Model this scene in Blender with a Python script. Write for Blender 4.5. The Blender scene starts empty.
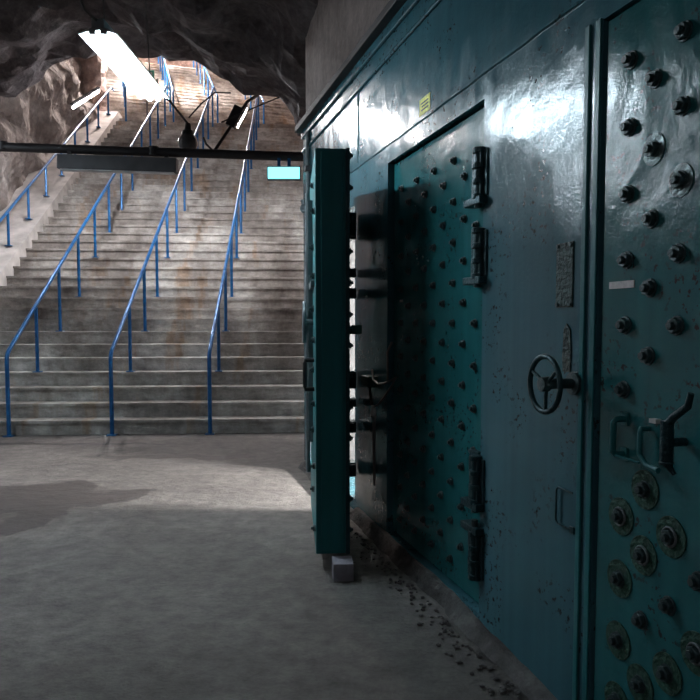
import bpy, bmesh, math, random
from mathutils import Vector, Matrix, noise
random.seed(7)
R = math.radians
scene = bpy.context.scene
C = scene.collection

# ------------------------------------------------------------------ camera
cam_d = bpy.data.cameras.new('camera'); cam = bpy.data.objects.new('camera', cam_d); C.objects.link(cam)
cam_d.sensor_width = 36; cam_d.lens = 36; cam_d.shift_y = 15 / 700; cam_d.clip_start = .05
cam.location = (0, 0, 1.4); cam.rotation_euler = (R(90) - math.atan(43 / 700), 0, 0)
scene.camera = cam
# ------------------------------------------------------------------ world, exposure
world = bpy.data.worlds.new('world'); scene.world = world; world.use_nodes = True
world.node_tree.nodes['Background'].inputs[0].default_value = (.5, .6, .7, 1)
world.node_tree.nodes['Background'].inputs[1].default_value = .03
scene.view_settings.view_transform = 'Standard'; scene.view_settings.look = 'None'
scene.view_settings.gamma = 1; scene.view_settings.exposure = 1.25
MAIN_TUBE = 58; TUNNEL_TUBE = 380; UPPER_TUBE = 1000; DIM_TUBE = 42; CLOSET_TUBE = 11000; LEFT_TUBE = 80
# no sun: an underground hall

# ------------------------------------------------------------------ materials
def new_mat(name):
    m = bpy.data.materials.new(name); m.use_nodes = True
    nt = m.node_tree; return m, nt, nt.nodes['Principled BSDF']
def N(nt, kind, **kw):
    n = nt.nodes.new(kind)
    for k, v in kw.items(): setattr(n, k, v)
    return n
def simple(name, col, rough=.5, metal=0., bump=0., bscale=40, spread=.25, nscale=6):
    m, nt, b = new_mat(name)
    tc = N(nt, 'ShaderNodeTexCoord'); no = N(nt, 'ShaderNodeTexNoise'); no.inputs['Scale'].default_value = nscale; no.inputs['Detail'].default_value = 5
    nt.links.new(tc.outputs['Object'], no.inputs['Vector'])
    cr = N(nt, 'ShaderNodeValToRGB')
    cr.color_ramp.elements[0].position = .3; cr.color_ramp.elements[1].position = .7
    cr.color_ramp.elements[0].color = (*[c * (1 - spread) for c in col], 1); cr.color_ramp.elements[1].color = (*[min(1, c * (1 + spread)) for c in col], 1)
    nt.links.new(no.outputs[0], cr.inputs[0]); nt.links.new(cr.outputs[0], b.inputs['Base Color'])
    b.inputs['Roughness'].default_value = rough; b.inputs['Metallic'].default_value = metal
    if bump:
        n2 = N(nt, 'ShaderNodeTexNoise'); n2.inputs['Scale'].default_value = bscale; n2.inputs['Detail'].default_value = 6
        nt.links.new(tc.outputs['Object'], n2.inputs['Vector'])
        bp = N(nt, 'ShaderNodeBump'); bp.inputs['Strength'].default_value = bump; bp.inputs['Distance'].default_value = .02
        nt.links.new(n2.outputs[0], bp.inputs['Height']); nt.links.new(bp.outputs[0], b.inputs['Normal'])
    return m
def ramp(nt, stops):
    cr = N(nt, 'ShaderNodeValToRGB'); e = cr.color_ramp.elements
    while len(e) < len(stops): e.new(.5)
    for i, (p, c) in enumerate(stops):
        e[i].position = p; e[i].color = (*c, 1) if len(c) == 3 else c
    return cr
def g3(v): return (v, v, v)
def noise_n(nt, vec, scale, detail=6, rough=.55, mapscale=None):
    if mapscale:
        mp = N(nt, 'ShaderNodeMapping'); mp.inputs['Scale'].default_value = mapscale
        nt.links.new(vec, mp.inputs['Vector']); vec = mp.outputs[0]
    n = N(nt, 'ShaderNodeTexNoise'); n.inputs['Scale'].default_value = scale; n.inputs['Detail'].default_value = detail
    n.inputs['Roughness'].default_value = rough; nt.links.new(vec, n.inputs['Vector']); return n.outputs[0]
def mixc(nt, fac, a, b, mode='MIX'):
    m = N(nt, 'ShaderNodeMix', data_type='RGBA', blend_type=mode)
    for sock, v in ((m.inputs[0], fac), (m.inputs[6], a), (m.inputs[7], b)):
        if isinstance(v, (float, int)): sock.default_value = v
        elif isinstance(v, tuple): sock.default_value = (*v, 1)
        else: nt.links.new(v, sock)
    return m.outputs[2]
def bump_chain(nt, b, items):
    prev = None
    for h, strength, dist in items:
        bp = N(nt, 'ShaderNodeBump'); bp.inputs['Strength'].default_value = strength; bp.inputs['Distance'].default_value = dist
        nt.links.new(h, bp.inputs['Height'])
        if prev: nt.links.new(prev, bp.inputs['Normal'])
        prev = bp.outputs[0]
    nt.links.new(prev, b.inputs['Normal'])

def green_paint(name, dark, light, rough0=.2, rough1=.5, dent=.5, pits=True):
    """glossy old teal paint on steel plate; object X runs along the plate, Z up"""
    m, nt, b = new_mat(name); tc = N(nt, 'ShaderNodeTexCoord').outputs['Object']
    big = noise_n(nt, tc, 1.3, 4); streak = noise_n(nt, tc, 1, 2, .5, (14, 14, .35))
    c1 = mixc(nt, big, dark, light)
    sr = ramp(nt, [(.25, g3(.75)), (.75, g3(1.12))]); nt.links.new(streak, sr.inputs[0])
    c2 = mixc(nt, .7, c1, sr.outputs[0], 'MULTIPLY')
    if pits:
        sp = noise_n(nt, tc, 38, 3, .6); ar = noise_n(nt, tc, 3.1, 3)
        pr = ramp(nt, [(.57, g3(0)), (.62, g3(1))]); nt.links.new(sp, pr.inputs[0])
        arr = ramp(nt, [(.5, g3(0)), (.58, g3(1))]); nt.links.new(ar, arr.inputs[0])
        mask = mixc(nt, 1., pr.outputs[0], arr.outputs[0], 'MULTIPLY')
        c2 = mixc(nt, mask, c2, (.022, .032, .034))
    nt.links.new(c2, b.inputs['Base Color'])
    b.inputs['Specular IOR Level'].default_value = .38
    rn = noise_n(nt, tc, 5, 6, .65, (2, 2, .8))
    rr = ramp(nt, [(.3, g3(rough0)), (.7, g3(rough1))]); nt.links.new(rn, rr.inputs[0]); nt.links.new(rr.outputs[0], b.inputs['Roughness'])
    bump_chain(nt, b, [(noise_n(nt, tc, 1.6, 2), dent, .05), (noise_n(nt, tc, 14, 3), .25, .01), (noise_n(nt, tc, 90, 4), .12, .004)])
    return m
M = {}
M['wall_paint'] = green_paint('wall_paint', (.036, .128, .158), (.058, .170, .205), .13, .27, .42)
M['door_paint'] = green_paint('door_paint', (.012, .130, .138), (.028, .168, .180), .12, .25, .40)
M['leaf_paint'] = green_paint('leaf_paint', (.010, .16, .18), (.02, .20, .21), .40, .6, .3, pits=False)
M['frame_paint'] = green_paint('frame_paint', (.010, .14, .155), (.02, .18, .19), .35, .5, .2, pits=False)
M['bolt_metal'] = simple('bolt_metal', (.045, .08, .085), .45, .3, .3, 80)
M['disc_paint'] = simple('disc_paint', (.024, .085, .060), .55, .2, .5, 60, .4, 25)
M['rusty'] = simple('rusty', (.030, .055, .052), .5, .2, .8, 70, .7, 45)
M['ring_metal'] = simple('ring_metal', (.06, .09, .09), .3, .4, .2, 60)
M['hinge_metal'] = simple('hinge_metal', (.014, .055, .065), .4, .4, .3, 70)
M['grey_paint'] = simple('grey_paint', (.16, .19, .20), .45, .1, .3, 30)
M['black'] = simple('black', (.012, .010, .011), .6)
M['pipe_dark'] = simple('pipe_dark', (.022, .017, .018), .55, .2, .2, 40)
M['dark_grey'] = simple('dark_grey', (.085, .08, .085), .6)
M['housing'] = simple('housing', (.55, .56, .57), .4)
M['white_paint'] = simple('white_paint', (.75, .75, .72), .5, 0, .2, 20, .06)
M['label'] = simple('label', (.62, .62, .6), .5, 0, 0, 40, .2, 60)
M['yellow'] = simple('yellow', (.75, .70, .06), .5, 0, 0, 40, .45, 40)
M['rail_blue'] = simple('rail_blue', (.006, .10, .28), .28, .25, .1, 40, .25, 12)
M['cable'] = simple('cable', (.13, .12, .12), .5)
M['green_box'] = simple('green_box', (.02, .10, .08), .5)
M['glass_globe'] = simple('glass_globe', (.10, .09, .09), .15)
M['concrete_grey'] = simple('concrete_grey', (.10, .10, .10), .8, 0, .3, 20)
M['block'] = simple('block', (.30, .27, .30), .8, 0, .4, 30)
M['gap'] = simple('gap', (.006, .006, .007), .8)
M['teal_sign'] = simple('teal_sign', (.08, .36, .28), .4)
def emit(name, col, s, base=(.8, .8, .8)):
    m, nt, b = new_mat(name); b.inputs['Base Color'].default_value = (*base, 1)
    b.inputs['Emission Color'].default_value = (*col, 1); b.inputs['Emission Strength'].default_value = s; return m
M['tube_main'] = emit('tube_main', (.70, .88, 1), MAIN_TUBE)
M['tube_tunnel'] = emit('tube_tunnel', (.96, .97, 1), TUNNEL_TUBE)
M['tube_upper'] = emit('tube_upper', (1, .86, .80), UPPER_TUBE)
M['tube_left'] = emit('tube_left', (.74, .89, 1), LEFT_TUBE)
M['tube_dim'] = emit('tube_dim', (.95, .96, 1), DIM_TUBE)
M['tube_closet'] = emit('tube_closet', (1, .99, .97), CLOSET_TUBE)
M['exit_face'] = emit('exit_face', (.20, .90, 1), 1.05, (.1, .5, .5))

def floor_mat():
    m, nt, b = new_mat('concrete_floor'); tc = N(nt, 'ShaderNodeTexCoord').outputs['Object']
    big = noise_n(nt, tc, .8, 6, .6); fine = noise_n(nt, tc, 9, 8, .75)
    cr = ramp(nt, [(.3, (.068, .060, .055)), (.52, (.104, .092, .085)), (.72, (.175, .156, .145))]); nt.links.new(big, cr.inputs[0])
    fr = ramp(nt, [(.3, g3(.45)), (.7, g3(1.5))]); nt.links.new(fine, fr.inputs[0])
    c = mixc(nt, .9, cr.outputs[0], fr.outputs[0], 'MULTIPLY')
    # scattered dark specks and pits
    sp = noise_n(nt, tc, 42, 3, .5); pr = ramp(nt, [(.68, g3(0)), (.73, g3(1))]); nt.links.new(sp, pr.inputs[0])
    c = mixc(nt, pr.outputs[0], c, (.09, .08, .075))
    # wet stain: union of soft ellipses with a wobbling rim
    wob = N(nt, 'ShaderNodeTexNoise'); wob.inputs['Scale'].default_value = 2.6; wob.inputs['Detail'].default_value = 4; nt.links.new(tc, wob.inputs['Vector'])
    ad = N(nt, 'ShaderNodeVectorMath', operation='MULTIPLY_ADD'); nt.links.new(wob.outputs['Color'], ad.inputs[0])
    ad.inputs[1].default_value = (.55, .55, 0); ad.inputs[2].default_value = (-.27, -.27, 0)
    v = N(nt, 'ShaderNodeVectorMath', operation='ADD'); nt.links.new(tc, v.inputs[0]); nt.links.new(ad.outputs[0], v.inputs[1])
    prev = None
    def mth(op, a, bb):
        n = N(nt, 'ShaderNodeMath', operation=op)
        for s_, x in ((n.inputs[0], a), (n.inputs[1], bb)):
            if isinstance(x, (int, float)): s_.default_value = x
            else: nt.links.new(x, s_)
        return n.outputs[0]
    for cx, cy, rx, ry in [(-2.35, 5.50, .66, .26), (-2.55, 5.85, .46, .26), (-2.40, 4.95, .40, .5), (-3.1, 5.2, .7, .20), (-1.95, 5.62, .34, .20), (-1.9, 7.2, .9, .13), (-3.9, 8.0, 1.9, .09)]:
        mp = N(nt, 'ShaderNodeMapping'); mp.inputs['Location'].default_value = (-cx / rx, -cy / ry, 0); mp.inputs['Scale'].default_value = (1 / rx, 1 / ry, 0)
        nt.links.new(v.outputs[0], mp.inputs[0])
        ln = N(nt, 'ShaderNodeVectorMath', operation='LENGTH'); nt.links.new(mp.outputs[0], ln.inputs[0])
        prev = ln.outputs['Value'] if prev is None else mth('MINIMUM', prev, ln.outputs['Value'])
    wr = ramp(nt, [(.93, g3(1)), (1.0, g3(0))]); nt.links.new(prev, wr.inputs[0])
    hole = noise_n(nt, tc, 2.1, 2); hr = ramp(nt, [(.62, g3(1)), (.66, g3(.25))]); nt.links.new(hole, hr.inputs[0])
    wet = mixc(nt, 1., wr.outputs[0], hr.outputs[0], 'MULTIPLY')
    c = mixc(nt, wet, c, mixc(nt, 1., c, (.11, .08, .077), 'MULTIPLY'))
    nt.links.new(c, b.inputs['Base Color'])
    rr = mixc(nt, wet, (.8, .8, .8), (.6, .6, .6)); nt.links.new(rr, b.inputs['Roughness'])
    bump_chain(nt, b, [(noise_n(nt, tc, 1.4, 3), .5, .06), (noise_n(nt, tc, 9, 7, .7), .6, .03), (noise_n(nt, tc, 50, 4), .5, .008)])
    return m
M['floor'] = floor_mat()
def rock_mat(name, stops, s1=1.6, s2=9, b1=.9, b2=.8):
    m, nt, b = new_mat(name); tc = N(nt, 'ShaderNodeTexCoord').outputs['Object']
    cr = ramp(nt, stops); nt.links.new(noise_n(nt, tc, s1, 8, .65), cr.inputs[0])
    fr = ramp(nt, [(.35, g3(.55)), (.65, g3(1.25))]); nt.links.new(noise_n(nt, tc, s2, 8, .7), fr.inputs[0])
    nt.links.new(mixc(nt, .9, cr.outputs[0], fr.outputs[0], 'MULTIPLY'), b.inputs['Base Color']); b.inputs['Roughness'].default_value = .8
    vo = N(nt, 'ShaderNodeTexVoronoi', feature='F1'); vo.inputs['Scale'].default_value = 2.2; nt.links.new(tc, vo.inputs['Vector'])
    bump_chain(nt, b, [(vo.outputs['Distance'], b1, .18), (noise_n(nt, tc, s2 * .7, 8, .65), b2, .08), (noise_n(nt, tc, 30, 6, .6), .4, .02)])
    return m
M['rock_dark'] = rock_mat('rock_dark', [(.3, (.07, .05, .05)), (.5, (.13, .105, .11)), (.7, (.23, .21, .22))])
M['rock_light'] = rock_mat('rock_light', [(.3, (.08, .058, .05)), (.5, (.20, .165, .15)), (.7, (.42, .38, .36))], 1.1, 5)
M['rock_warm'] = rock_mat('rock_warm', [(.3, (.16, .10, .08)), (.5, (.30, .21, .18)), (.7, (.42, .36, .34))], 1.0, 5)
def stone_mat():
    m, nt, b = new_mat('upper_wall_stone'); tc = N(nt, 'ShaderNodeTexCoord').outputs['Object']
    cr = ramp(nt, [(.3, (.34, .28, .25)), (.7, (.60, .53, .50))]); nt.links.new(noise_n(nt, tc, 2.5, 7, .65, (1.5, 1.5, .6)), cr.inputs[0])
    fr = ramp(nt, [(.3, g3(.7)), (.7, g3(1.15))]); nt.links.new(noise_n(nt, tc, 22, 6, .7), fr.inputs[0])
    nt.links.new(mixc(nt, .9, cr.outputs[0], fr.outputs[0], 'MULTIPLY'), b.inputs['Base Color']); b.inputs['Roughness'].default_value = .85
    bump_chain(nt, b, [(noise_n(nt, tc, 4, 5), .5, .05), (noise_n(nt, tc, 35, 6, .7), .5, .012)])
    return m
M['stone'] = stone_mat()
def stair_mat(name, a, bb, c):
    m, nt, b = new_mat(name); tc = N(nt, 'ShaderNodeTexCoord').outputs['Object']
    cr = ramp(nt, [(.32, a), (.5, bb), (.68, c)]); nt.links.new(noise_n(nt, tc, .9, 8, .7, (1, .6, .6)), cr.inputs[0])
    fr = ramp(nt, [(.32, g3(.5)), (.66, g3(1.2))]); nt.links.new(noise_n(nt, tc, 4.2, 7, .72, (1, 2, 2.5)), fr.inputs[0])
    col = mixc(nt, .9, cr.outputs[0], fr.outputs[0], 'MULTIPLY')
    rs = noise_n(nt, tc, 1.4, 4, .6, (2.2, .35, .35)); r2 = ramp(nt, [(.56, g3(0)), (.66, g3(.75))]); nt.links.new(rs, r2.inputs[0])
    col = mixc(nt, r2.outputs[0], col, mixc(nt, 1., col, (.9, .68, .5), 'MULTIPLY'))
    nt.links.new(col, b.inputs['Base Color']); b.inputs['Roughness'].default_value = .75
    bump_chain(nt, b, [(noise_n(nt, tc, 12, 6, .7), .5, .02)])
    return m
M['stairs'] = stair_mat('stair_concrete', (.10, .078, .066), (.32, .29, .265), (.62, .60, .57))
M['curb'] = rock_mat('curb_concrete', [(.3, (.045, .038, .036)), (.5, (.085, .078, .075)), (.7, (.13, .125, .12))], 4, 14, .1, .5)
M['ledge'] = simple('ledge_concrete', (.46, .43, .41), .7, 0, .5, 12, .3, 3)

# ------------------------------------------------------------------ mesh helpers
class MB:
    def __init__(s): s.bm = bmesh.new()
    def box(s, x0, x1, y0, y1, z0, z1):
        v = [s.bm.verts.new((x, y, z)) for x in (x0, x1) for y in (y0, y1) for z in (z0, z1)]
        for f in ((0, 1, 3, 2), (4, 6, 7, 5), (0, 4, 5, 1), (2, 3, 7, 6), (0, 2, 6, 4), (1, 5, 7, 3)): s.bm.faces.new([v[i] for i in f])
        return s
    def tube(s, pts, r, seg=10, caps=True):
        pts = [Vector(p) for p in pts]; rings = []; ref = None
        for i, p in enumerate(pts):
            t = (pts[min(i + 1, len(pts) - 1)] - pts[max(i - 1, 0)]).normalized()
            if ref is None: ref = Vector((0, 0, 1)) if abs(t.z) < .9 else Vector((1, 0, 0))
            a = (ref - t * ref.dot(t)).normalized(); ref = a; b = t.cross(a)
            rr = r[i] if isinstance(r, (list, tuple)) else r
            rings.append([s.bm.verts.new(p + a * rr * math.cos(2 * math.pi * k / seg) + b * rr * math.sin(2 * math.pi * k / seg)) for k in range(seg)])
        for q in range(len(rings) - 1):
            for k in range(seg): s.bm.faces.new((rings[q][k], rings[q][(k + 1) % seg], rings[q + 1][(k + 1) % seg], rings[q + 1][k]))
        if caps: s.bm.faces.new(rings[0][::-1]); s.bm.faces.new(rings[-1])
        return s
    def prism(s, poly, axis, a0, a1):
        """poly in the two other axes, extruded along axis"""
        def mk(p, a): return {'x': (a, p[0], p[1]), 'y': (p[0], a, p[1]), 'z': (p[0], p[1], a)}[axis]
        A = [s.bm.verts.new(mk(p, a0)) for p in poly]; B = [s.bm.verts.new(mk(p, a1)) for p in poly]
        n = len(poly)
        for i in range(n): s.bm.faces.new((A[i], A[(i + 1) % n], B[(i + 1) % n], B[i]))
        s.bm.faces.new(A[::-1]); s.bm.faces.new(B); return s
    def torus(s, c, R_, r, axis='y', seg=32, rs=10):
        c = Vector(c); rings = []
        for i in range(seg):
            a = 2 * math.pi * i / seg
            d = {'y': Vector((math.cos(a), 0, math.sin(a))), 'z': Vector((math.cos(a), math.sin(a), 0)), 'x': Vector((0, math.cos(a), math.sin(a)))}[axis]
            ax = {'y': Vector((0, 1, 0)), 'z': Vector((0, 0, 1)), 'x': Vector((1, 0, 0))}[axis]
            rings.append([s.bm.verts.new(c + d * (R_ + r * math.cos(2 * math.pi * k / rs)) + ax * r * math.sin(2 * math.pi * k / rs)) for k in range(rs)])
        for i in range(seg):
            for k in range(rs): s.bm.faces.new((rings[i][k], rings[i][(k + 1) % rs], rings[(i + 1) % seg][(k + 1) % rs], rings[(i + 1) % seg][k]))
        return s
    def sphere(s, c, r, sc=(1, 1, 1), u=16, v=10):
        m = Matrix.Translation(Vector(c)) @ Matrix.Diagonal((*sc, 1)); bmesh.ops.create_uvsphere(s.bm, u_segments=u, v_segments=v, radius=r, matrix=m); return s
    def build(s, name, mat, parent=None, bevel=0., smooth=False, loc=(0, 0, 0), rot=(0, 0, 0)):
        bmesh.ops.recalc_face_normals(s.bm, faces=s.bm.faces)
        me = bpy.data.meshes.new(name); s.bm.to_mesh(me); s.bm.free(); me.materials.append(mat)
        if smooth:
            for p in me.polygons: p.use_smooth = True
            try: me.set_sharp_from_angle(angle=R(40))
            except Exception: pass
        o = bpy.data.objects.new(name, me); C.objects.link(o); o.location = loc; o.rotation_euler = rot
        if parent: o.parent = parent
        if bevel:
            bv = o.modifiers.new('bevel', 'BEVEL'); bv.width = bevel; bv.segments = 2; bv.limit_method = 'ANGLE'; bv.angle_limit = R(40)
        return o
def tag(o, label=None, cat=None, group=None, kind=None):
    for k, v in (('label', label), ('category', cat), ('group', group), ('kind', kind)):
        if v: o[k] = v
    return o
def empty(name, loc, rz=0., rot=None):
    o = bpy.data.objects.new(name, None); C.objects.link(o); o.location = loc; o.rotation_euler = rot if rot else (0, 0, rz); o.empty_display_size = .1; return o
def copy_tree(o, parent=None):
    c = o.copy(); C.objects.link(c)
    if parent: c.parent = parent
    for ch in [x for x in bpy.data.objects if x.parent == o]: copy_tree(ch, c)
    return c

# ------------------------------------------------------------------ frames
# wall frame: x = s (along the steel wall, away from the camera), y = out into the hall, z up
WA = math.atan2(.96166, -.27424); WD = 1.406
DW = Vector((-.27424, .96166, 0)); NW = Vector((-.96166, -.27424, 0)); W0 = -NW * WD
def W(s, o=0., z=0.): return W0 + DW * s + NW * o + Vector((0, 0, z))
def wthing(name, s, o, z): return empty(name, W(s, o, z), WA)
# stair frame: x = across to the right, y = up the flight
SA = R(3.8); S0 = Vector((-2.5, 8.68, 0))
RISE, GO, NST, NUP = .18, .285, 37, 20
def S(w, u, z): return S0 + Vector((math.cos(SA) * w - math.sin(SA) * u, math.sin(SA) * w + math.cos(SA) * u, z))

# ================================================================== SETTING
bm = MB(); bm.box(-8, 3.2, -4.5, 9.1, -.2, 0)
floor = tag(bm.build('floor', M['floor']), kind='structure')

# --- right steel wall with its openings
TH = .32
def rects(holes, s0, s1, z0, z1):
    xs = sorted({s0, s1, *[h[0] for h in holes], *[h[1] for h in holes]}); out = []
    for a, b in zip(xs[:-1], xs[1:]):
        hs = [h for h in holes if h[0] <= a and h[1] >= b]
        if hs:
            h = hs[0]; out += [(a, b, z0, h[2]), (a, b, h[3], z1)]
        else: out.append((a, b, z0, z1))
    return out
HA = (4.80, 6.36, .12, 2.22); HB = (2.81, 4.09, .085, 2.362); HC = (.72, 1.985, .085, 2.362)
bm = MB()
for a, b, z0, z1 in rects([HA, HB, HC], -4.2, 6.53, 0., 3.15): bm.box(a, b, -TH, 0, z0, z1)
wall = tag(bm.build('wall_right', M['wall_paint'], loc=W0, rot=(0, 0, WA)), kind='structure')
bmesh_w = None
# stone wall above and the black beam with its steel rim
bm = MB(); n = 60
bm.box(-4.2, 6.50, -.5, -.02, 3.15, 5.7)
st = tag(bm.build('wall_upper', M['stone'], loc=W0, rot=(0, 0, WA)), kind='structure')
bm = MB(); bm.box(-4.2, 6.56, -.01, .075, 3.165, 3.215)
t = tag(bm.build('trim_1', M['black'], loc=W0, rot=(0, 0, WA), bevel=.005), kind='structure')
bm = MB(); bm.box(-4.2, 6.53, 0, .022, 3.10, 3.165); bm.box(-4.2, 6.53, 0, .016, 2.975, 2.995)
t = tag(bm.build('trim_2', M['wall_paint'], loc=W0, rot=(0, 0, WA), bevel=.006), kind='structure')
# weld seams raised on the plate
bm = MB(); pts = [(-4 + i * .12, .0, 2.472 + .002 * math.sin(i * 1.7)) for i in range(83)]
bm.tube(pts, .009, 6); bm.tube([(4.72, 0, 2.5), (4.72, 0, 2.97)], .008, 6);
t = tag(bm.build('trim_3', M['wall_paint'], loc=W0, rot=(0, 0, WA), smooth=True), kind='structure')
# door frame strip beside the near door
bm = MB(); bm.box(2.045, 2.07, 0, .009, .06, 2.37); bm.box(1.990, 2.018, 0, .006, .06, 2.37)
t = tag(bm.build('trim_4', M['frame_paint'], loc=W0, rot=(0, 0, WA), bevel=.004), kind='structure')
# crumbling concrete curb along the foot of the wall
def curb():
    bm = bmesh.new(); rows = []
    for i in range(150):
        s = -1 + i * .0505; prof = [(.0, .082), (.018, .078), (.034, .06), (.046, .03), (.065, .001)]
        row = []
        for o, z in prof:
            q = noise.noise(Vector((s * 5, o * 9, z * 7))) * .018 + noise.noise(Vector((s * 17, o * 30, 3))) * .008
            z *= .35 + .65 * min(1, max(0, (s - 2.3) / .8))
            if 4.75 < s < 6.40: z = min(z, .03)
            row.append(bm.verts.new((s, max(0, o + q * (o > 0) * 1.6), max(.0, z + q * .8))))
        rows.append(row)
    for a, b in zip(rows[:-1], rows[1:]):
        for k in range(4): bm.faces.new((a[k], a[k + 1], b[k + 1], b[k]))
    m = MB(); m.bm.free(); m.bm = bm
    return tag(m.build('baseboard_right', M['curb'], loc=W0, rot=(0, 0, WA), smooth=True), kind='structure')
curb()
# small room behind the far doorway: white reveal, lit from inside
bm = MB()
bm.box(3.11, 3.15, -3.7, -TH, 0, 2.5); bm.box(6.36, 6.40, -3.7, -TH, 0, 2.5); bm.box(3.11, 6.40, -3.74, -3.7, 0, 2.5)
bm.box(3.11, 6.40, -3.7, -TH, 2.46, 2.5); bm.box(3.11, 6.40, -3.7, -TH, -.02, .02); bm.box(3.15, 4.8, -TH - .02, -TH, 0, 2.5)
tag(bm.build('wall_alcove', M['concrete_grey'], loc=W0, rot=(0, 0, WA)), kind='structure')
bm = MB()
bm.box(6.345, 6.365, -TH, -.004, .12, 2.22)
tag(bm.build('trim_6', M['white_paint'], loc=W0, rot=(0, 0, WA)), kind='structure')

# --- stairs
def flight(bm, w0, w1, u0, z0, n, yo=0):
    for k in range(n):
        z = z0 + (k + 1) * RISE; u = u0 + k * GO
        bm.box(w0, w1, u + .022, u + GO + .03, z - RISE - .25, z - .035)      # body under the tread
        bm.box(w0, w1, u, u + GO + .02, z - .035, z)                       # tread slab with a lip
U1 = NST * GO; Z1 = NST * RISE; L1 = 1.0; UU = NUP * GO; Z2 = Z1 + NUP * RISE
bm = MB(); flight(bm, -2.97, 2.2, 0, 0, NST); bm.box(-6.9, 2.6, U1, U1 + 3.6, Z1 - .3, Z1)
tag(bm.build('stairs_lower', M['stairs'], loc=S0, rot=(0, 0, SA)), kind='structure')
A3 = SA + R(15); P3 = S(-.45, U1 + .75, 0)
bm = MB(); flight(bm, -5.2, 2.6, 0, Z1, NUP); bm.box(-6.2, 3.2, UU, UU + 3.2, Z2 - .3, Z2)
tag(bm.build('stairs_upper', M['stairs'], loc=P3, rot=(0, 0, A3)), kind='structure')
# sloping concrete ledge between the stairs and the rock wall
SL = RISE / GO
bm = MB()
def ledge_poly(u0, z0): return [(u0 - .05, z0 - .4), (u0 - .05, z0 + .30), (u0 + .1, z0 + .40), (u0 + U1, z0 + Z1 + .33), (u0 + U1 + .4, z0 + Z1 + .30), (u0 + U1 + .4, z0 + Z1 - .4), (u0 + U1, z0 + Z1 - .6)]
bm.prism([(y, z) for y, z in ledge_poly(0, 0)], 'x', -4.2, -2.97)
tag(bm.build('trim_5', M['ledge'], loc=S0, rot=(0, 0, SA)), kind='structure')

# --- rock
def fr(p, sc=1., oct_=5): return noise.fractal(Vector(p) * sc, 1., 2., oct_, noise_basis='PERLIN_ORIGINAL')
def facet(p, sc): 
    d, pts = noise.voronoi(Vector(p) * sc); return d[0]
def grid(name, fn, nu, nv, mat, frame=(Vector((0, 0, 0)), 0), disp=.25, smooth=False, sc=.8):
    bm = bmesh.new(); vs = [[None] * nv for _ in range(nu)]
    P = [[Vector(fn(i / (nu - 1), j / (nv - 1))) for j in range(nv)] for i in range(nu)]
    for i in range(nu):
        for j in range(nv):
            a = P[min(i + 1, nu - 1)][j] - P[max(i - 1, 0)][j]; b = P[i][min(j + 1, nv - 1)] - P[i][max(j - 1, 0)]
            nn = a.cross(b).normalized() if a.cross(b).length > 1e-9 else Vector((0, 0, 1)); p = P[i][j]
            h = fr(p, sc) * disp + (facet(p, sc * 1.3) - .4) * disp * 1.1
            vs[i][j] = bm.verts.new(p + nn * h)
    for i in range(nu - 1):
        for j in range(nv - 1): bm.faces.new((vs[i][j], vs[i + 1][j], vs[i + 1][j + 1], vs[i][j + 1]))
    m = MB(); m.bm.free(); m.bm = bm
    return tag(m.build(name, mat, loc=frame[0], rot=(0, 0, frame[1]), smooth=smooth), kind='structure')
LIP = [(-8, 3.3), (-5.2, 3.85), (-4.11, 3.98), (-3.64, 4.12), (-3.22, 4.36), (-2.93, 4.44), (-2.5, 4.47), (-2.17, 4.48), (-1.76, 4.40), (-1.41, 4.13), (-1.0, 4.08), (-.71, 3.86), (-.55, 3.62), (-.3, 3.6), (3.5, 3.5)]
def lip(x):
    for (a, za), (b, zb) in zip(LIP[:-1], LIP[1:]):
        if a <= x <= b: return za + (zb - za) * (x - a) / (b - a)
    return 3.5
def ceil_fn(a, b):
    x = -8 + 10.4 * a; y = -4.6 + 14.2 * b
    l = lip(x)
    k = min(1, max(0, (y - 3.5) / 4.7)); k = k * k * (3 - 2 * k)
    z = (5.15 - .05 * abs(x + 2.5) ** 1.3) * (1 - k) + l * k
    if y > 8.35: z = l + (y - 8.35) * 2.6
    return (x, y, z)
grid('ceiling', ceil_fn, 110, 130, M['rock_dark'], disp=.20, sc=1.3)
# hall walls out of frame
grid('wall_left', lambda a, b: (-6.9 - .4 * math.sin(b * 3), -4.5 + 13.6 * a, 5.3 * b - .1), 50, 20, M['rock_dark'])
grid('wall_back', lambda a, b: (-8 + 12 * a, -4.4, 5.6 * b - .1), 40, 20, M['rock_dark'])
# rock between hall wall and stair tunnel on the left, then the tunnel wall itself
FRS = (S0, SA)
def lw_fn(a, b):
    u = -.4 + (U1 + .9) * a; base = max(0, u) * SL
    return (-3.55 - .9 * math.sin(b * 2.6) * .6, u, min(base, Z1) - .4 + 6.2 * b)
grid('wall_tunnel_left', lw_fn, 110, 50, M['rock_light'], FRS, disp=.30, sc=.9)
grid('wall_front_left', lambda a, b: (-7.6 + 3.5 * a, -.3, 5.6 * b - .1), 20, 20, M['rock_dark'], FRS)
def rw_fn(a, b):
    u = -2.2 + (U1 + 4.6) * a; base = max(0, u) * SL
    return (2.32 + .25 * math.sin(b * 3), u, min(base, Z1) - .4 + 6.2 * b)
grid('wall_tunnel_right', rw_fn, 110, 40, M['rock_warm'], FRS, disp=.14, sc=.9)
def tc_fn(a, b):
    w = -7.5 + 11.5 * b; u = .2 + 14 * a; base = max(0, u) * SL
    x = (w + .3) / 3.4
    return (w, u, min(base, Z1) + 5.3 - min(3.2, .9 * x * x))
grid('ceiling_tunnel', tc_fn, 80, 50, M['rock_dark'], FRS, disp=.3)
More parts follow.
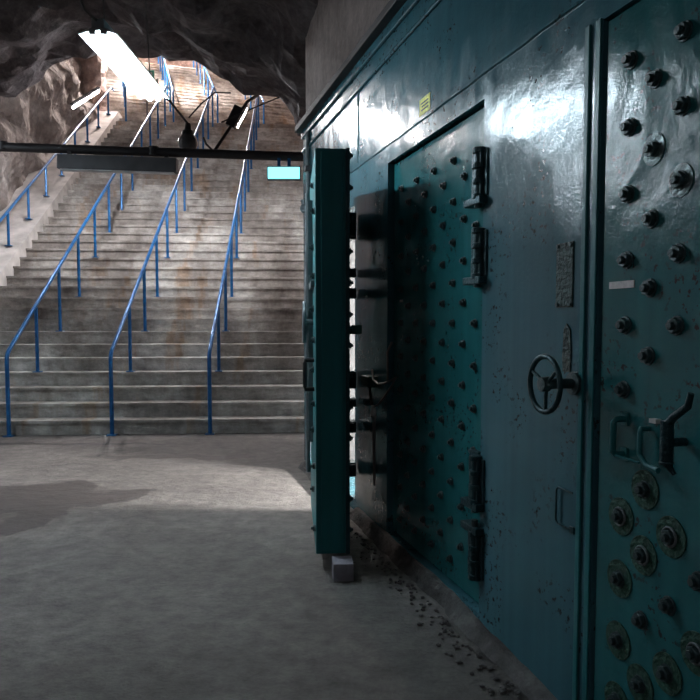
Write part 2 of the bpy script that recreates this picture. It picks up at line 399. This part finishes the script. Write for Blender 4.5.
# upper chamber
FR3 = (P3, A3)
grid('wall_upper_left', lambda a, b: (-5.6 - .5 * math.sin(3 * b), -4.5 + 14.5 * a, 5.4 + 9 * b), 50, 40, M['rock_warm'], FR3, disp=.3)
grid('wall_upper_right', lambda a, b: (2.9 + .5 * math.sin(3 * b), -3 + 13 * a, 5.4 + 9 * b), 50, 40, M['rock_warm'], FR3, disp=.3)
grid('wall_end', lambda a, b: (-7 + 12 * a, UU + 2.6, 9.0 + 7 * b), 50, 30, M['rock_warm'], FR3, disp=.3)
grid('ceiling_upper', lambda a, b: (-7 + 11.5 * b, -4 + 13 * a, 11.6 + max(0, (-4 + 13 * a)) * .5), 40, 30, M['rock_dark'], FR3, disp=.3)
# rock pillar where the tunnel opens out
def pil_fn(a, b):
    an = a * 2 * math.pi; r = .34 + .12 * b
    return (-3.75 + r * math.cos(an), U1 + .45 + r * math.sin(an), Z1 - .5 + 4.6 * b)
grid('wall_pillar', pil_fn, 25, 40, M['rock_warm'], FRS, disp=.16, sc=1.6)

# ================================================================== DOORS
def hexbolt(name, r, h, mat, washer=True):
    bm = MB()
    if washer: bm.tube([(0, 0, 0), (0, .005, 0)], r * 1.18, 16)
    a0 = .3
    bm.prism([(r * math.cos(a0 + i * math.pi / 3), r * math.sin(a0 + i * math.pi / 3)) for i in range(6)], 'y', .006, h * .62)
    bm.tube([(0, h * .62, 0), (0, h, 0)], r * .5, 12)
    return bm.build(name, mat, bevel=.0015)
small_bolt = hexbolt('bolt', .0175, .026, M['bolt_metal'])
big_bolt = hexbolt('bolt', .0235, .031, M['bolt_metal'])
def put_bolt(src, parent, x, y, z, ry=0., first=[set()]):
    o = src if src.name not in first[0] else src.copy()
    if src.name not in first[0]: first[0].add(src.name)
    else: C.objects.link(o)
    o.parent = parent; o.location = (x, y, z); o.rotation_euler = (0, ry, 0); return o

# --- closed far door (fully bolted plate) : origin at its foot, hinge side s=2.82
REC = -.035
dB = wthing('blast_door', 2.82, REC, .085)
tag(dB, 'closed teal steel blast door studded with small dark bolts, behind the open leaf', 'door', kind='thing')
MB().box(.002, 1.255, -.16, 0, .012, 2.268).build('door_panel', M['door_paint'], dB, bevel=.004)
for k in range(9):
    s = 2.947 + .1225 * k - 2.82
    for j in range(11):
        z = (2.184 if k % 2 == 0 else 2.085) - .1975 * j
        if z < .2 or (k == 0 and not (.7 < z < 1.45)): continue
        put_bolt(small_bolt, dB, s, 0, z - .085, random.uniform(0, 1))
put_bolt(small_bolt, dB, .05 + .07, 0, 1.84 - .085)
def hinge(zc, hh, foot_up):
    b = MB()
    b.box(.03, .125, 0, .026, zc - hh / 2, zc + hh / 2)                     # leaf on the door
    b.box(-.055, -.02, .034, .044, zc - hh * .42, zc + hh * .42)           # leaf on the wall (stands on the plate)
    b.tube([(.002, .05, zc - hh / 2 + .005), (.002, .05, zc + hh / 2 - .005)], .022, 16)
    for q_ in (-.42, -.14, .14, .42): b.tube([(.002, .05, zc + hh * q_ - .012), (.002, .05, zc + hh * q_ + .012)], .031, 16)
    b.box(-.03, .06, .02, .06, zc - hh * .42, zc - hh * .12); b.box(-.03, .06, .02, .06, zc + hh * .12, zc + hh * .42)
    h = b.build('hinge', M['hinge_metal'], dB, bevel=.003)
    zf = zc + hh / 2 * (1 if foot_up else -1)
    MB().box(-.05, .11, .01, .075, zf - .016, zf + .016).build('hinge_collar', M['hinge_metal'], h, bevel=.003)
    q = MB().tube([(.002, .055, zf - .03), (.002, .055, zf + .045)], .016, 10); q.build('hinge_pin', M['bolt_metal'], h)
for zc, up in ((2.045, False), (1.70, False), (.695, False), (.352, True)): hinge(zc - .085, .235, up)
lb = MB().box(1.09, 1.14, 0, .003, 1.433, 1.447).build('label_plate', M['label'], dB); lb['label'] = 'small pale label'

# --- near door, right edge of frame
dC = wthing('blast_door', 1.975, -.010, .085)
tag(dC, 'teal steel blast door at the right edge with big bolts, round dark patches, levers', 'door', kind='thing')
MB().box(-1.245, .001, -.16, 0, .012, 2.268).build('door_panel', M['door_paint'], dC, bevel=.004)
cols = [1.852, 1.745, 1.632, 1.522]
discs = {(0, .79), (0, .59), (0, .39), (1, .90), (1, .70), (1, .30), (2, .79), (2, .39), (3, .50), (3, .30), (0, .19), (2, .19), (1, .10)}
skip = {(0, .99), (1, 1.10), (2, .99), (2, 1.19)}
disc_src = None
for k, s in enumerate(cols):
    for j in range(11):
        z = round((2.19 if k % 2 == 0 else 2.10) - .2 * j, 2)
        if (k, z) in skip or z < .12: continue
        if k == 3 and z > .8: continue
        o = put_bolt(big_bolt, dC, s - 1.975, .0, z - .085, random.uniform(0, 1))
        bigdisc = (k, z) in discs; ring = (k, z) in {(1, 1.90), (2, 1.79)}
        if bigdisc or ring:
            rr = .059 if bigdisc else .046
            d = MB().tube([(0, -.0005, 0), (0, .0035, 0)], rr, 40).build('backing_disc', M['disc_paint'] if bigdisc else M['ring_metal'], o)
            d['label'] = 'round dark plate under the bolt'
            if (k, z) in {(0, .79), (1, .70), (2, .79), (3, .50)}:
                MB().torus((0, .008, 0), .027, .004, 'y', 24, 8).build('washer', M['grey_paint'], o, smooth=True)
lb = MB().box(-.158, -.040, 0, .003, 1.420, 1.442).build('label_plate', M['label'], dC); lb['label'] = 'small white name strip'
bm = MB()   # bracket handle
x = 1.842 - 1.975
bm.tube([(x, 0, .905), (x, .035, .905), (x, .045, .915), (x, .045, 1.005), (x, .035, 1.015), (x, 0, 1.015)], .010, 10)
bm.box(x - .016, x + .016, 0, .006, .885, .925); bm.box(x - .016, x + .016, 0, .006, .995, 1.035)
bm.build('handle', M['frame_paint'], dC, smooth=True)
x = 1.735 - 1.975
bm = MB(); bm.tube([(x, 0, 1.0), (x, .03, 1.0), (x, .032, .99), (x, .032, .925), (x - .03, .034, .90), (x - .09, .04, .895)], .008, 10)
bm.tube([(1.83 - 1.975, .045, .905), (x, .032, .90)], .004, 6)
bm.build('latch_bar', M['frame_paint'], dC, smooth=True)
x = 1.59 - 1.975
bm = MB(); bm.tube([(x, .06, .925), (x, .06, 1.045)], .018, 14); bm.tube([(x, 0, .985), (x, .06, .985)], .012, 12)
bm.tube([(x, .06, 1.035), (x - .03, .065, 1.06), (x - .085, .07, 1.095), (x - .095, .07, 1.13)], [.012, .011, .010, .008], 12)
bm.tube([(x, .06, .93), (x - .02, .05, .90)], [.012, .006], 10); bm.torus((x, .06, .93), .015, .005, 'z', 20, 8)
bm.build('locking_lever', M['hinge_metal'], dC, smooth=True)
MB().box(-.29, -.262, 0, .02, 1.022, 1.034).build('latch_tab', M['label'], dC)

# --- open thick leaf seen edge-on
LA = R(4.7); LW, LH, LT = 1.12, 2.245, .185
dA = empty('blast_door', (-.190, 3.86, .098), LA)
tag(dA, 'thick teal blast door leaf standing open edge-on, with dark bolts along its faces', 'door', kind='thing')
bm = MB(); bm.box(0, LT, 0, LW, 0, LH); bm.build('door_panel', M['leaf_paint'], dA, bevel=.005)
bm = MB(); bm.box(.030, LT - .034, -.010, .0, .02, LH - .02); bm.build('edge_plate', M['leaf_paint'], dA, bevel=.003)
bm = MB(); bm.box(LT - .018, LT + .004, -.014, .03, 0, LH); bm.build('edge_rim', M['hinge_metal'], dA, bevel=.003)
for j in range(13):                                                     # bolts on the face towards the wall
    o = small_bolt.copy(); C.objects.link(o); o.parent = dA; o.location = (LT + .002, .06, .12 + .175 * j); o.rotation_euler = (0, 0, -math.pi / 2)
for j in range(12):
    o = small_bolt.copy(); C.objects.link(o); o.parent = dA; o.location = (0, .10 + .2 * (j % 2), .12 + .18 * j); o.rotation_euler = (0, 0, math.pi / 2)
for zc, hh in ((1.96, .09), (1.50, .035), (.90, .06), (.74, .03), (.57, .04), (.27, .05), (1.64, .03)):
    h = MB().box(LT - .02, LT + .128, LW - .16, LW - .03, zc - hh, zc + hh).build('hinge', M['hinge_metal'], dA, bevel=.004)
    MB().tube([(LT + .10, LW - .17, zc - hh * .8), (LT + .10, LW - .17, zc + hh * .8)], .022, 14).build('hinge_pin', M['hinge_metal'], h, smooth=True)
# locking gear on the left face
bm = MB(); bm.box(-.022, 0, .15, .95, 1.50, 1.54); bm.box(-.03, 0, .5, .6, .55, 2.05); bm.tube([(-.03, .55, .35), (-.03, .55, 2.1)], .014, 10)
bm.build('lock_rail', M['grey_paint'], dA, bevel=.003)
bm = MB(); bm.tube([(0, .22, 1.08), (-.05, .22, 1.08), (-.055, .22, 1.06), (-.055, .22, .93), (-.05, .22, .91), (0, .22, .91)], .013, 10)
bm.build('handle', M['black'], dA, smooth=True)
bm = MB(); bm.torus((-.055, .42, 1.30), .12, .011, 'x', 28, 8); bm.tube([(0, .42, 1.30), (-.06, .42, 1.30)], .018, 12)
for i in range(3):
    a = i * 2 * math.pi / 3; bm.tube([(-.055, .42, 1.30), (-.055, .42 + .12 * math.cos(a), 1.30 + .12 * math.sin(a))], .008, 8)
bm.build('locking_wheel', M['grey_paint'], dA, smooth=True)
bm = MB(); bm.tube([(LT, .16, 1.255), (LT + .07, .16, 1.255)], .024, 10); bm.box(LT + .03, LT + .085, .12, .20, 1.235, 1.285)
bm.build('latch_block', M['green_box'], dA, bevel=.004)
# prop under its free corner
o = MB().box(-.055, .055, 0, .14, 0, .097).build('prop_block', M['block'], None, bevel=.004, loc=(-.035, 3.70, .0), rot=(0, 0, LA))
tag(o, 'small grey block wedged under the free corner of the open door leaf', 'block')

# ================================================================== WALL FITTINGS
hw = wthing('handwheel', 2.09, 0, 1.19)
tag(hw, 'dark round spoked handwheel sticking out of the teal wall between the two closed doors', 'handwheel')
bm = MB(); bm.torus((0, .125, -.0), .094, .0095, 'y', 40, 10); bm.build('rim', M['hinge_metal'], hw, smooth=True)
for i in range(3):
    a = math.pi * 2 / 3 * i + .45
    MB().tube([(0, .118, 0), (.094 * math.cos(a), .125, .094 * math.sin(a))], .0065, 8).build('spoke', M['hinge_metal'], hw)
MB().tube([(0, 0, 0), (0, .02, 0), (0, .021, 0), (0, .11, 0), (0, .112, 0), (0, .14, 0)], [.04, .04, .018, .018, .026, .024], 18).build('hub', M['bolt_metal'], hw)
p = wthing('metal_plate', 2.122, 0, 1.452); bm = MB()
bm.box(0, .10, 0, .005, 0, .225); q = bm.build('plate', M['rusty'], p)
tag(p, 'small dark pitted plate on the teal wall above the handwheel', 'plate')
for a, b in ((.01, .01), (.09, .01), (.01, .215), (.09, .215)): MB().tube([(a, .004, b), (a, .01, b)], .007, 8).build('screw', M['bolt_metal'], p)
p = wthing('metal_plate', 2.15, 0, 1.225); MB().prism([(-.022, .0), (.022, .0), (.026, .06), (.02, .15), (.004, .17), (-.018, .15), (-.026, .07)], 'y', 0, .004).build('plate', M['rusty'], p)
tag(p, 'narrow dark stained strip rising from the hub of the handwheel on the teal wall', 'plate')
p = wthing('wall_bracket', 2.185, 0, .675); bm = MB()
bm.tube([(-.085, 0, .13), (-.01, .010, .135), (0, .012, .125), (0, .012, .015), (-.01, .010, .003), (-.09, 0, 0)], .0035, 8)
bm.build('bracket_rod', M['hinge_metal'], p, smooth=True); MB().box(-.1, -.075, 0, .006, -.012, .012).build('foot', M['hinge_metal'], p)
tag(p, 'thin square-cornered rod bracket low on the teal wall below the handwheel', 'bracket')
p = wthing('warning_label', 3.425, 0, 2.495); MB().box(0, .145, 0, .002, 0, .085).build('sheet', M['yellow'], p)
bm = MB(); bm.box(.02, .125, .002, .003, .055, .062); bm.box(.02, .11, .002, .003, .038, .045); bm.box(.02, .12, .002, .003, .02, .027); bm.build('print', M['black'], p)
tag(p, 'small yellow label stuck on the teal wall above the bolted closed door', 'label')
# cable with rod hanging in the shade of the open leaf
cb = wthing('hanging_cable', 4.0, 0, .35)
def cc(*p): return [(s - 4.0, o, z - .35) for s, o, z in p]
MB().tube(cc((4.36, .03, 1.02), (4.33, .04, 1.0), (4.28, .05, .93), (4.24, .05, .87), (4.22, .05, .84)), .009, 8).build('cable', M['cable'], cb, smooth=True)
MB().tube(cc((4.30, .03, 1.09), (4.22, .05, 1.035), (4.12, .05, 1.015), (4.0, .05, 1.03), (3.86, .05, 1.06), (3.80, .045, 1.085), (3.86, .05, 1.03), (3.98, .055, .95), (4.1, .055, .89), (4.21, .05, .86)), .007, 8).build('cable', M['cable'], cb, smooth=True)
MB().tube(cc((3.95, .02, 1.28), (3.94, .05, 1.22), (3.93, .05, 1.05)), .007, 8).build('cable', M['cable'], cb, smooth=True)
MB().tube(cc((4.21, .05, .87), (4.21, .05, .80)), .017, 10).build('connector', M['label'], cb, smooth=True)
MB().tube(cc((4.20, .05, .81), (4.205, .05, .80), (4.205, .045, .36)), [.018, .012, .008], 8).build('rod', M['cable'], cb, smooth=True)
MB().box(.27, .42, 0, .07, .63, .70).build('junction_box', M['green_box'], cb, bevel=.005)
tag(cb, 'grey cables drooping to a thin rod on the wall, shaded by the open leaf', 'cable')
# conduit at the far end of the wall
cd = wthing('conduit', 6.25, .018, 0)
MB().tube([(0, 0, 0), (0, 0, 3.1)], .018, 10).build('pipe', M['grey_paint'], cd, smooth=True)
MB().tube([(.08, .0, .0), (.08, .0, 2.3)], .012, 8).build('pipe', M['grey_paint'], cd, smooth=True)
for z in (.5, 1.3, 2.1, 2.75): MB().box(-.03, .03, -.03, .03, z, z + .05).build('clamp', M['dark_grey'], cd, bevel=.004)
bm = MB(); bm.sphere((0, .03, 2.42), .045); bm.tube([(0, .01, 2.35), (0, .05, 2.5)], .02, 8); bm.build('valve', M['grey_paint'], cd, smooth=True)
MB().box(-.05, .05, -.015, .03, 1.55, 1.95).build('switch_box', M['grey_paint'], cd, bevel=.006)
tag(cd, 'pair of grey conduits with clamps running up the far end of the teal wall', 'conduit')

# ================================================================== HANDRAILS
def zst(u):                               # walking surface height at u in lower flight coordinates
    if u < 0: return 0
    return min(NST, int(u / GO + 1e-6) + 1) * RISE
def rail(label, base, ang, z0, w, ulen, sp=.93, extra=0., bottom=0., top_flat=.3, group=None, lead=True, H0=1.02):
    t = empty('stair_handrail', base + Vector((math.cos(ang) * w, math.sin(ang) * w, z0 + bottom)), ang)
    pts = []
    if lead: pts += [(0, -.05, 0), (0, -.05, .9), (0, -.045, .97), (0, -.02, 1.02), (0, .03, 1.06)]
    else: pts += [(0, 0, H0)]
    uend = ulen - .05
    pts += [(0, uend, H0 + uend * SL), (0, uend + .08, H0 + uend * SL + .03), (0, uend + top_flat, H0 + uend * SL + .04)]
    MB().tube(pts, .026, 10).build('rail', M['rail_blue'], t, smooth=True)
    pts2 = [(0, .06, H0 - .115), (0, uend, H0 + uend * SL - .14)]
    k = 1
    while k * sp < ulen + .1:
        u = k * sp; MB().tube([(0, u, (zst(u) if not extra else u * SL + extra)), (0, u, H0 + u * SL)], .024, 8).build('post', M['rail_blue'], t, smooth=True)
        MB().box(-.05, .05, u - .05, u + .05, (zst(u) if not extra else u * SL + extra + .0), (zst(u) if not extra else u * SL + extra) + .012).build('base_plate', M['rail_blue'], t)
        k += 1
    if lead: MB().box(-.055, .055, -.105, .005, 0, .012).build('base_plate', M['rail_blue'], t)
    return tag(t, label, 'handrail', group)
G1 = 'blue handrails on the lower flight'; G3 = 'blue handrails on the top flight'
for w, l in ((-1.69, 'blue handrail on the lower flight, leftmost of three starting at the hall floor'), (-.45, 'blue handrail on the lower flight, middle of three starting at the hall floor'), (.75, 'blue handrail on the lower flight nearest the lit exit sign')):
    rail(l, S0, SA, 0, w, U1, group=G1)
rail('blue handrail on the sloping concrete ledge beside the left rock wall', S0, SA, 0, -3.15, U1, extra=.36, lead=False, H0=.95)
for w, l in ((-2.44, 'blue handrail on the upper flight, farthest to the left'), (-1.2, 'blue handrail on the upper flight just right of the hanging lamp'), (0, 'blue handrail on the upper flight under the rock ceiling edge'), (1.3, 'blue handrail on the upper flight, farthest to the right')):
    b = P3 + Vector((math.cos(A3) * w, math.sin(A3) * w, 0)); rail(l, b, A3, Z1, 0, UU, group=G3)

# ================================================================== LAMPS
def luminaire(name, loc, rot, L, wd, tube_mat, label, reflector=True, n_tubes=2, housing=None):
    """long axis = local Y, opens downward"""
    t = empty(name, loc, rot=rot); hm = housing or M['housing']
    hw_ = .035 if reflector else .022
    MB().box(-hw_, hw_, 0, L, .03, .085 if reflector else .06).build('housing', hm, t, bevel=.004)
    if reflector:
        prof = [(-wd / 2, .006), (-wd / 2 + .004, .0), (-.035, .022), (.035, .022), (wd / 2 - .004, .0), (wd / 2, .006), (.038, .034), (-.038, .034)]
        MB().prism(prof, 'y', 0, L).build('reflector', M['white_paint'], t)
    for i in range(n_tubes):
        x = (i - (n_tubes - 1) / 2) * .06
        MB().tube([(x, .03, -.008), (x, L - .03, -.008)], .015, 10).build('tube', tube_mat, t, smooth=True)
        MB().box(x - .017, x + .017, .0, .03, .0, .03).build('tube_holder', M['white_paint'], t); MB().box(x - .017, x + .017, L - .03, L, .0, .03).build('tube_holder', M['white_paint'], t)
    return tag(t, label, 'lamp', kind='thing')
ml = luminaire('hanging_lamp', (-1.362, 3.88, 2.95), (R(.8), 0, R(.6)), 1.16, .215, M['tube_main'], 'bright white trough lamp hanging from the dark rock ceiling in front of the stairs')
for y in (.12, 1.04): MB().tube([(0, y, .085), (-.10, y + .1, 2.1)], .0045, 6).build('hanger_wire', M['cable'], ml)
MB().tube([(0, .0, .07), (-.06, -.02, .12), (-.20, -.04, .55), (-.26, 0, 1.2), (-.3, .2, 2.0)], .008, 8).build('cord', M['cable'], ml, smooth=True)
# a second hall lamp to the left of the frame, same kind
l2 = luminaire('hanging_lamp', (-4.95, 6.2, 3.42), (0, 0, 0), 1.16, .215, M['tube_left'], 'white trough lamp hanging in the hall left of the frame')
MB().tube([(0, .5, .085), (0, .5, 1.6)], .005, 6).build('hanger_wire', M['cable'], l2)
# added fill lamp behind the viewer, only there to lift the dark teal surfaces
l3 = luminaire('hanging_lamp', (-1.2, -1.8, 3.2), (0, 0, 0), 1.16, .215, M['tube_dim'], 'dim white trough lamp in the hall behind the camera', False, 1)
MB().tube([(0, .5, .085), (0, .5, 1.6)], .005, 6).build('hanger_wire', M['cable'], l3)
# tunnel tubes follow the slope
sl = math.atan(SL)
luminaire('wall_lamp', (-4.12, 10.6, 4.58), (R(29), 0, R(-2)), 1.2, .12, M['tube_tunnel'], 'slim lit tube lamp sloping over the left handrails, beside the left rock wall', False, 1, M['dark_grey'])
luminaire('wall_lamp', (-1.60, 10.1, 4.16), (R(29), 0, R(0)), 1.1, .12, M['tube_tunnel'], 'slim lit tube lamp over the stairs half hidden by the slanted dark strut', False, 1, M['dark_grey'])
luminaire('ceiling_lamp', S(-2.4, U1 + .6, Z1 + 3.3), (0, 0, SA), 1.5, .2, M['tube_upper'], 'lamp under the rock roof over the upper landing', True, 2)
luminaire('ceiling_lamp', P3 + Vector((-2.2, 3.2, Z1 + 5.2)), (R(25), 0, A3), 1.5, .2, M['tube_upper'], 'lamp under the rock roof over the top flight', True, 2)
# lamp in the little room behind the open leaf
luminaire('wall_lamp', W(3.45, -3.1, 2.1), (0, 0, WA - R(90)), .6, .1, M['tube_closet'], 'lit tube lamp inside the small room behind the open door leaf', True, 1)

# ================================================================== THINGS ON THE PIPE
pp = empty('ceiling_pipe', (-6.7, 7.8, 3.372))
dz = (3.2056 - 3.3134) / (3.34)
MB().tube([(0, 0, .035), (6.4, 0, .035 + dz * 6.4)], .05, 16).build('pipe', M['pipe_dark'], pp, smooth=True)
for x in (2.9, 4.55): MB().tube([(x, 0, .0 + dz * x - .0), (x, 0, .09 + dz * x)], .056, 16).build('collar', M['pipe_dark'], pp)
tag(pp, 'dark horizontal pipe crossing the hall under the rock ceiling in front of the stairs', 'pipe')
def pz(x): return 3.407 + dz * (x + 6.7)
t = empty('unlit_lamp', (-3.19, 7.78, pz(-3.19) - .225), rot=(0, math.atan(-dz), 0))
MB().box(0, 1.30, -.06, .06, 0, .155).build('housing', M['dark_grey'], t, bevel=.01)
for x in (.12, 1.18): MB().box(x - .02, x + .02, -.02, .02, .15, .24).build('hanger', M['pipe_dark'], t)
MB().box(.03, 1.27, -.05, .05, -.012, .0).build('diffuser', M['housing'], t, bevel=.004)
tag(t, 'long dark grey unlit lamp housing hanging under the dark horizontal pipe', 'lamp')
t = empty('exit_sign', (-.905, 7.78, 2.95))
MB().box(0, .365, -.03, .03, 0, .145).build('housing', M['dark_grey'], t, bevel=.006)
MB().box(.010, .355, -.036, -.029, .010, .135).build('sign_face', M['exit_face'], t, bevel=.003)
for x in (.13, .24): MB().box(x - .018, x + .018, -.02, .02, .14, .24).build('hanger', M['rail_blue'], t)
tag(t, 'glowing cyan-white exit sign hanging from the pipe beside the teal wall', 'sign')
# globe lamp
t = empty('globe_lamp', (-1.81, 7.96, 3.28))
bm = MB(); bm.sphere((0, 0, .115), .112, (1, 1, .95), 20, 14); bm.build('globe', M['glass_globe'], t, smooth=True)
MB().tube([(0, 0, .20), (0, 0, .25), (0, 0, .26), (0, 0, .33)], [.075, .06, .04, .03], 14).build('cap', M['black'], t, smooth=True)
MB().tube([(0, 0, .33), (-.20, 0, .58), (-.36, .1, .72), (-.48, .5, .86), (-.6, 1.0, 1.15)], .013, 8).build('arm', M['black'], t, smooth=True)
tag(t, 'small dark unlit globe lamp on a slanting arm above the pipe', 'lamp')
# strut with box
t = empty('pipe_strut', (-1.50, 7.78, 3.24))
MB().tube([(0, 0, 0), (.33, .35, .66), (.45, .9, .95)], .018, 10).build('strut', M['pipe_dark'], t, smooth=True)
b = MB().box(-.055, .055, -.05, .05, -.13, .11).build('junction_box', M['pipe_dark'], t, bevel=.01, loc=(.215, .22, .46), rot=(0, R(27), 0))
MB().tube([(0, 0, .03), (-.07, 0, .10), (-.10, 0, .17)], .012, 8).build('brace', M['pipe_dark'], t)
tag(t, 'slanted dark strut with a square box holding the horizontal pipe to the ceiling', 'strut')
t = empty('hanging_wire', (-1.74, 7.70, 3.60)); MB().tube([(0, 0, 0), (.14, 0, .15), (.27, .1, .30), (.3, .9, .55)], .009, 6).build('wire', M['black'], t, smooth=True)
MB().tube([(.35, 0, -.05), (.6, 0, .06), (.85, .1, .20), (.95, .7, .45)], .008, 6).build('wire', M['black'], t, smooth=True)
tag(t, 'thin dark wires strung between the globe lamp, the strut and the rock ceiling', 'wire')
t = empty('wall_sign', S(-2.55, U1 + .6, 0) + Vector((0, 0, Z1 + 1.2)))
MB().box(0, .42, -.02, .02, 0, .42).build('board', M['teal_sign'], t, bevel=.01); MB().tube([(.21, 0, -1.2), (.21, 0, 0)], .025, 8).build('post', M['dark_grey'], t)
MB().box(.05, .37, -.025, -.02, .25, .36).build('stripe', M['label'], t)
tag(t, 'small teal sign on a post at the upper landing, seen under the bright lamp', 'sign')

# ================================================================== RUBBLE
bm = MB(); rnd = random.Random(3)
for i in range(230):
    s = rnd.uniform(1.9, 4.4); o = .06 + abs(rnd.gauss(0, .07)) + .03; r = rnd.uniform(.004, .014) * (1.3 if s < 2.6 else 1)
    c = W(s, o, r * .5)
    m = Matrix.Translation(c) @ Matrix.Rotation(rnd.uniform(0, 6), 4, 'Z') @ Matrix.Diagonal((1, rnd.uniform(.6, 1.2), rnd.uniform(.4, .8), 1))
    bmesh.ops.create_icosphere(bm.bm, subdivisions=1, radius=r, matrix=m)
tag(bm.build('rubble', M['curb']), 'loose crumbs of concrete along the foot of the teal wall', 'rubble', kind='stuff')
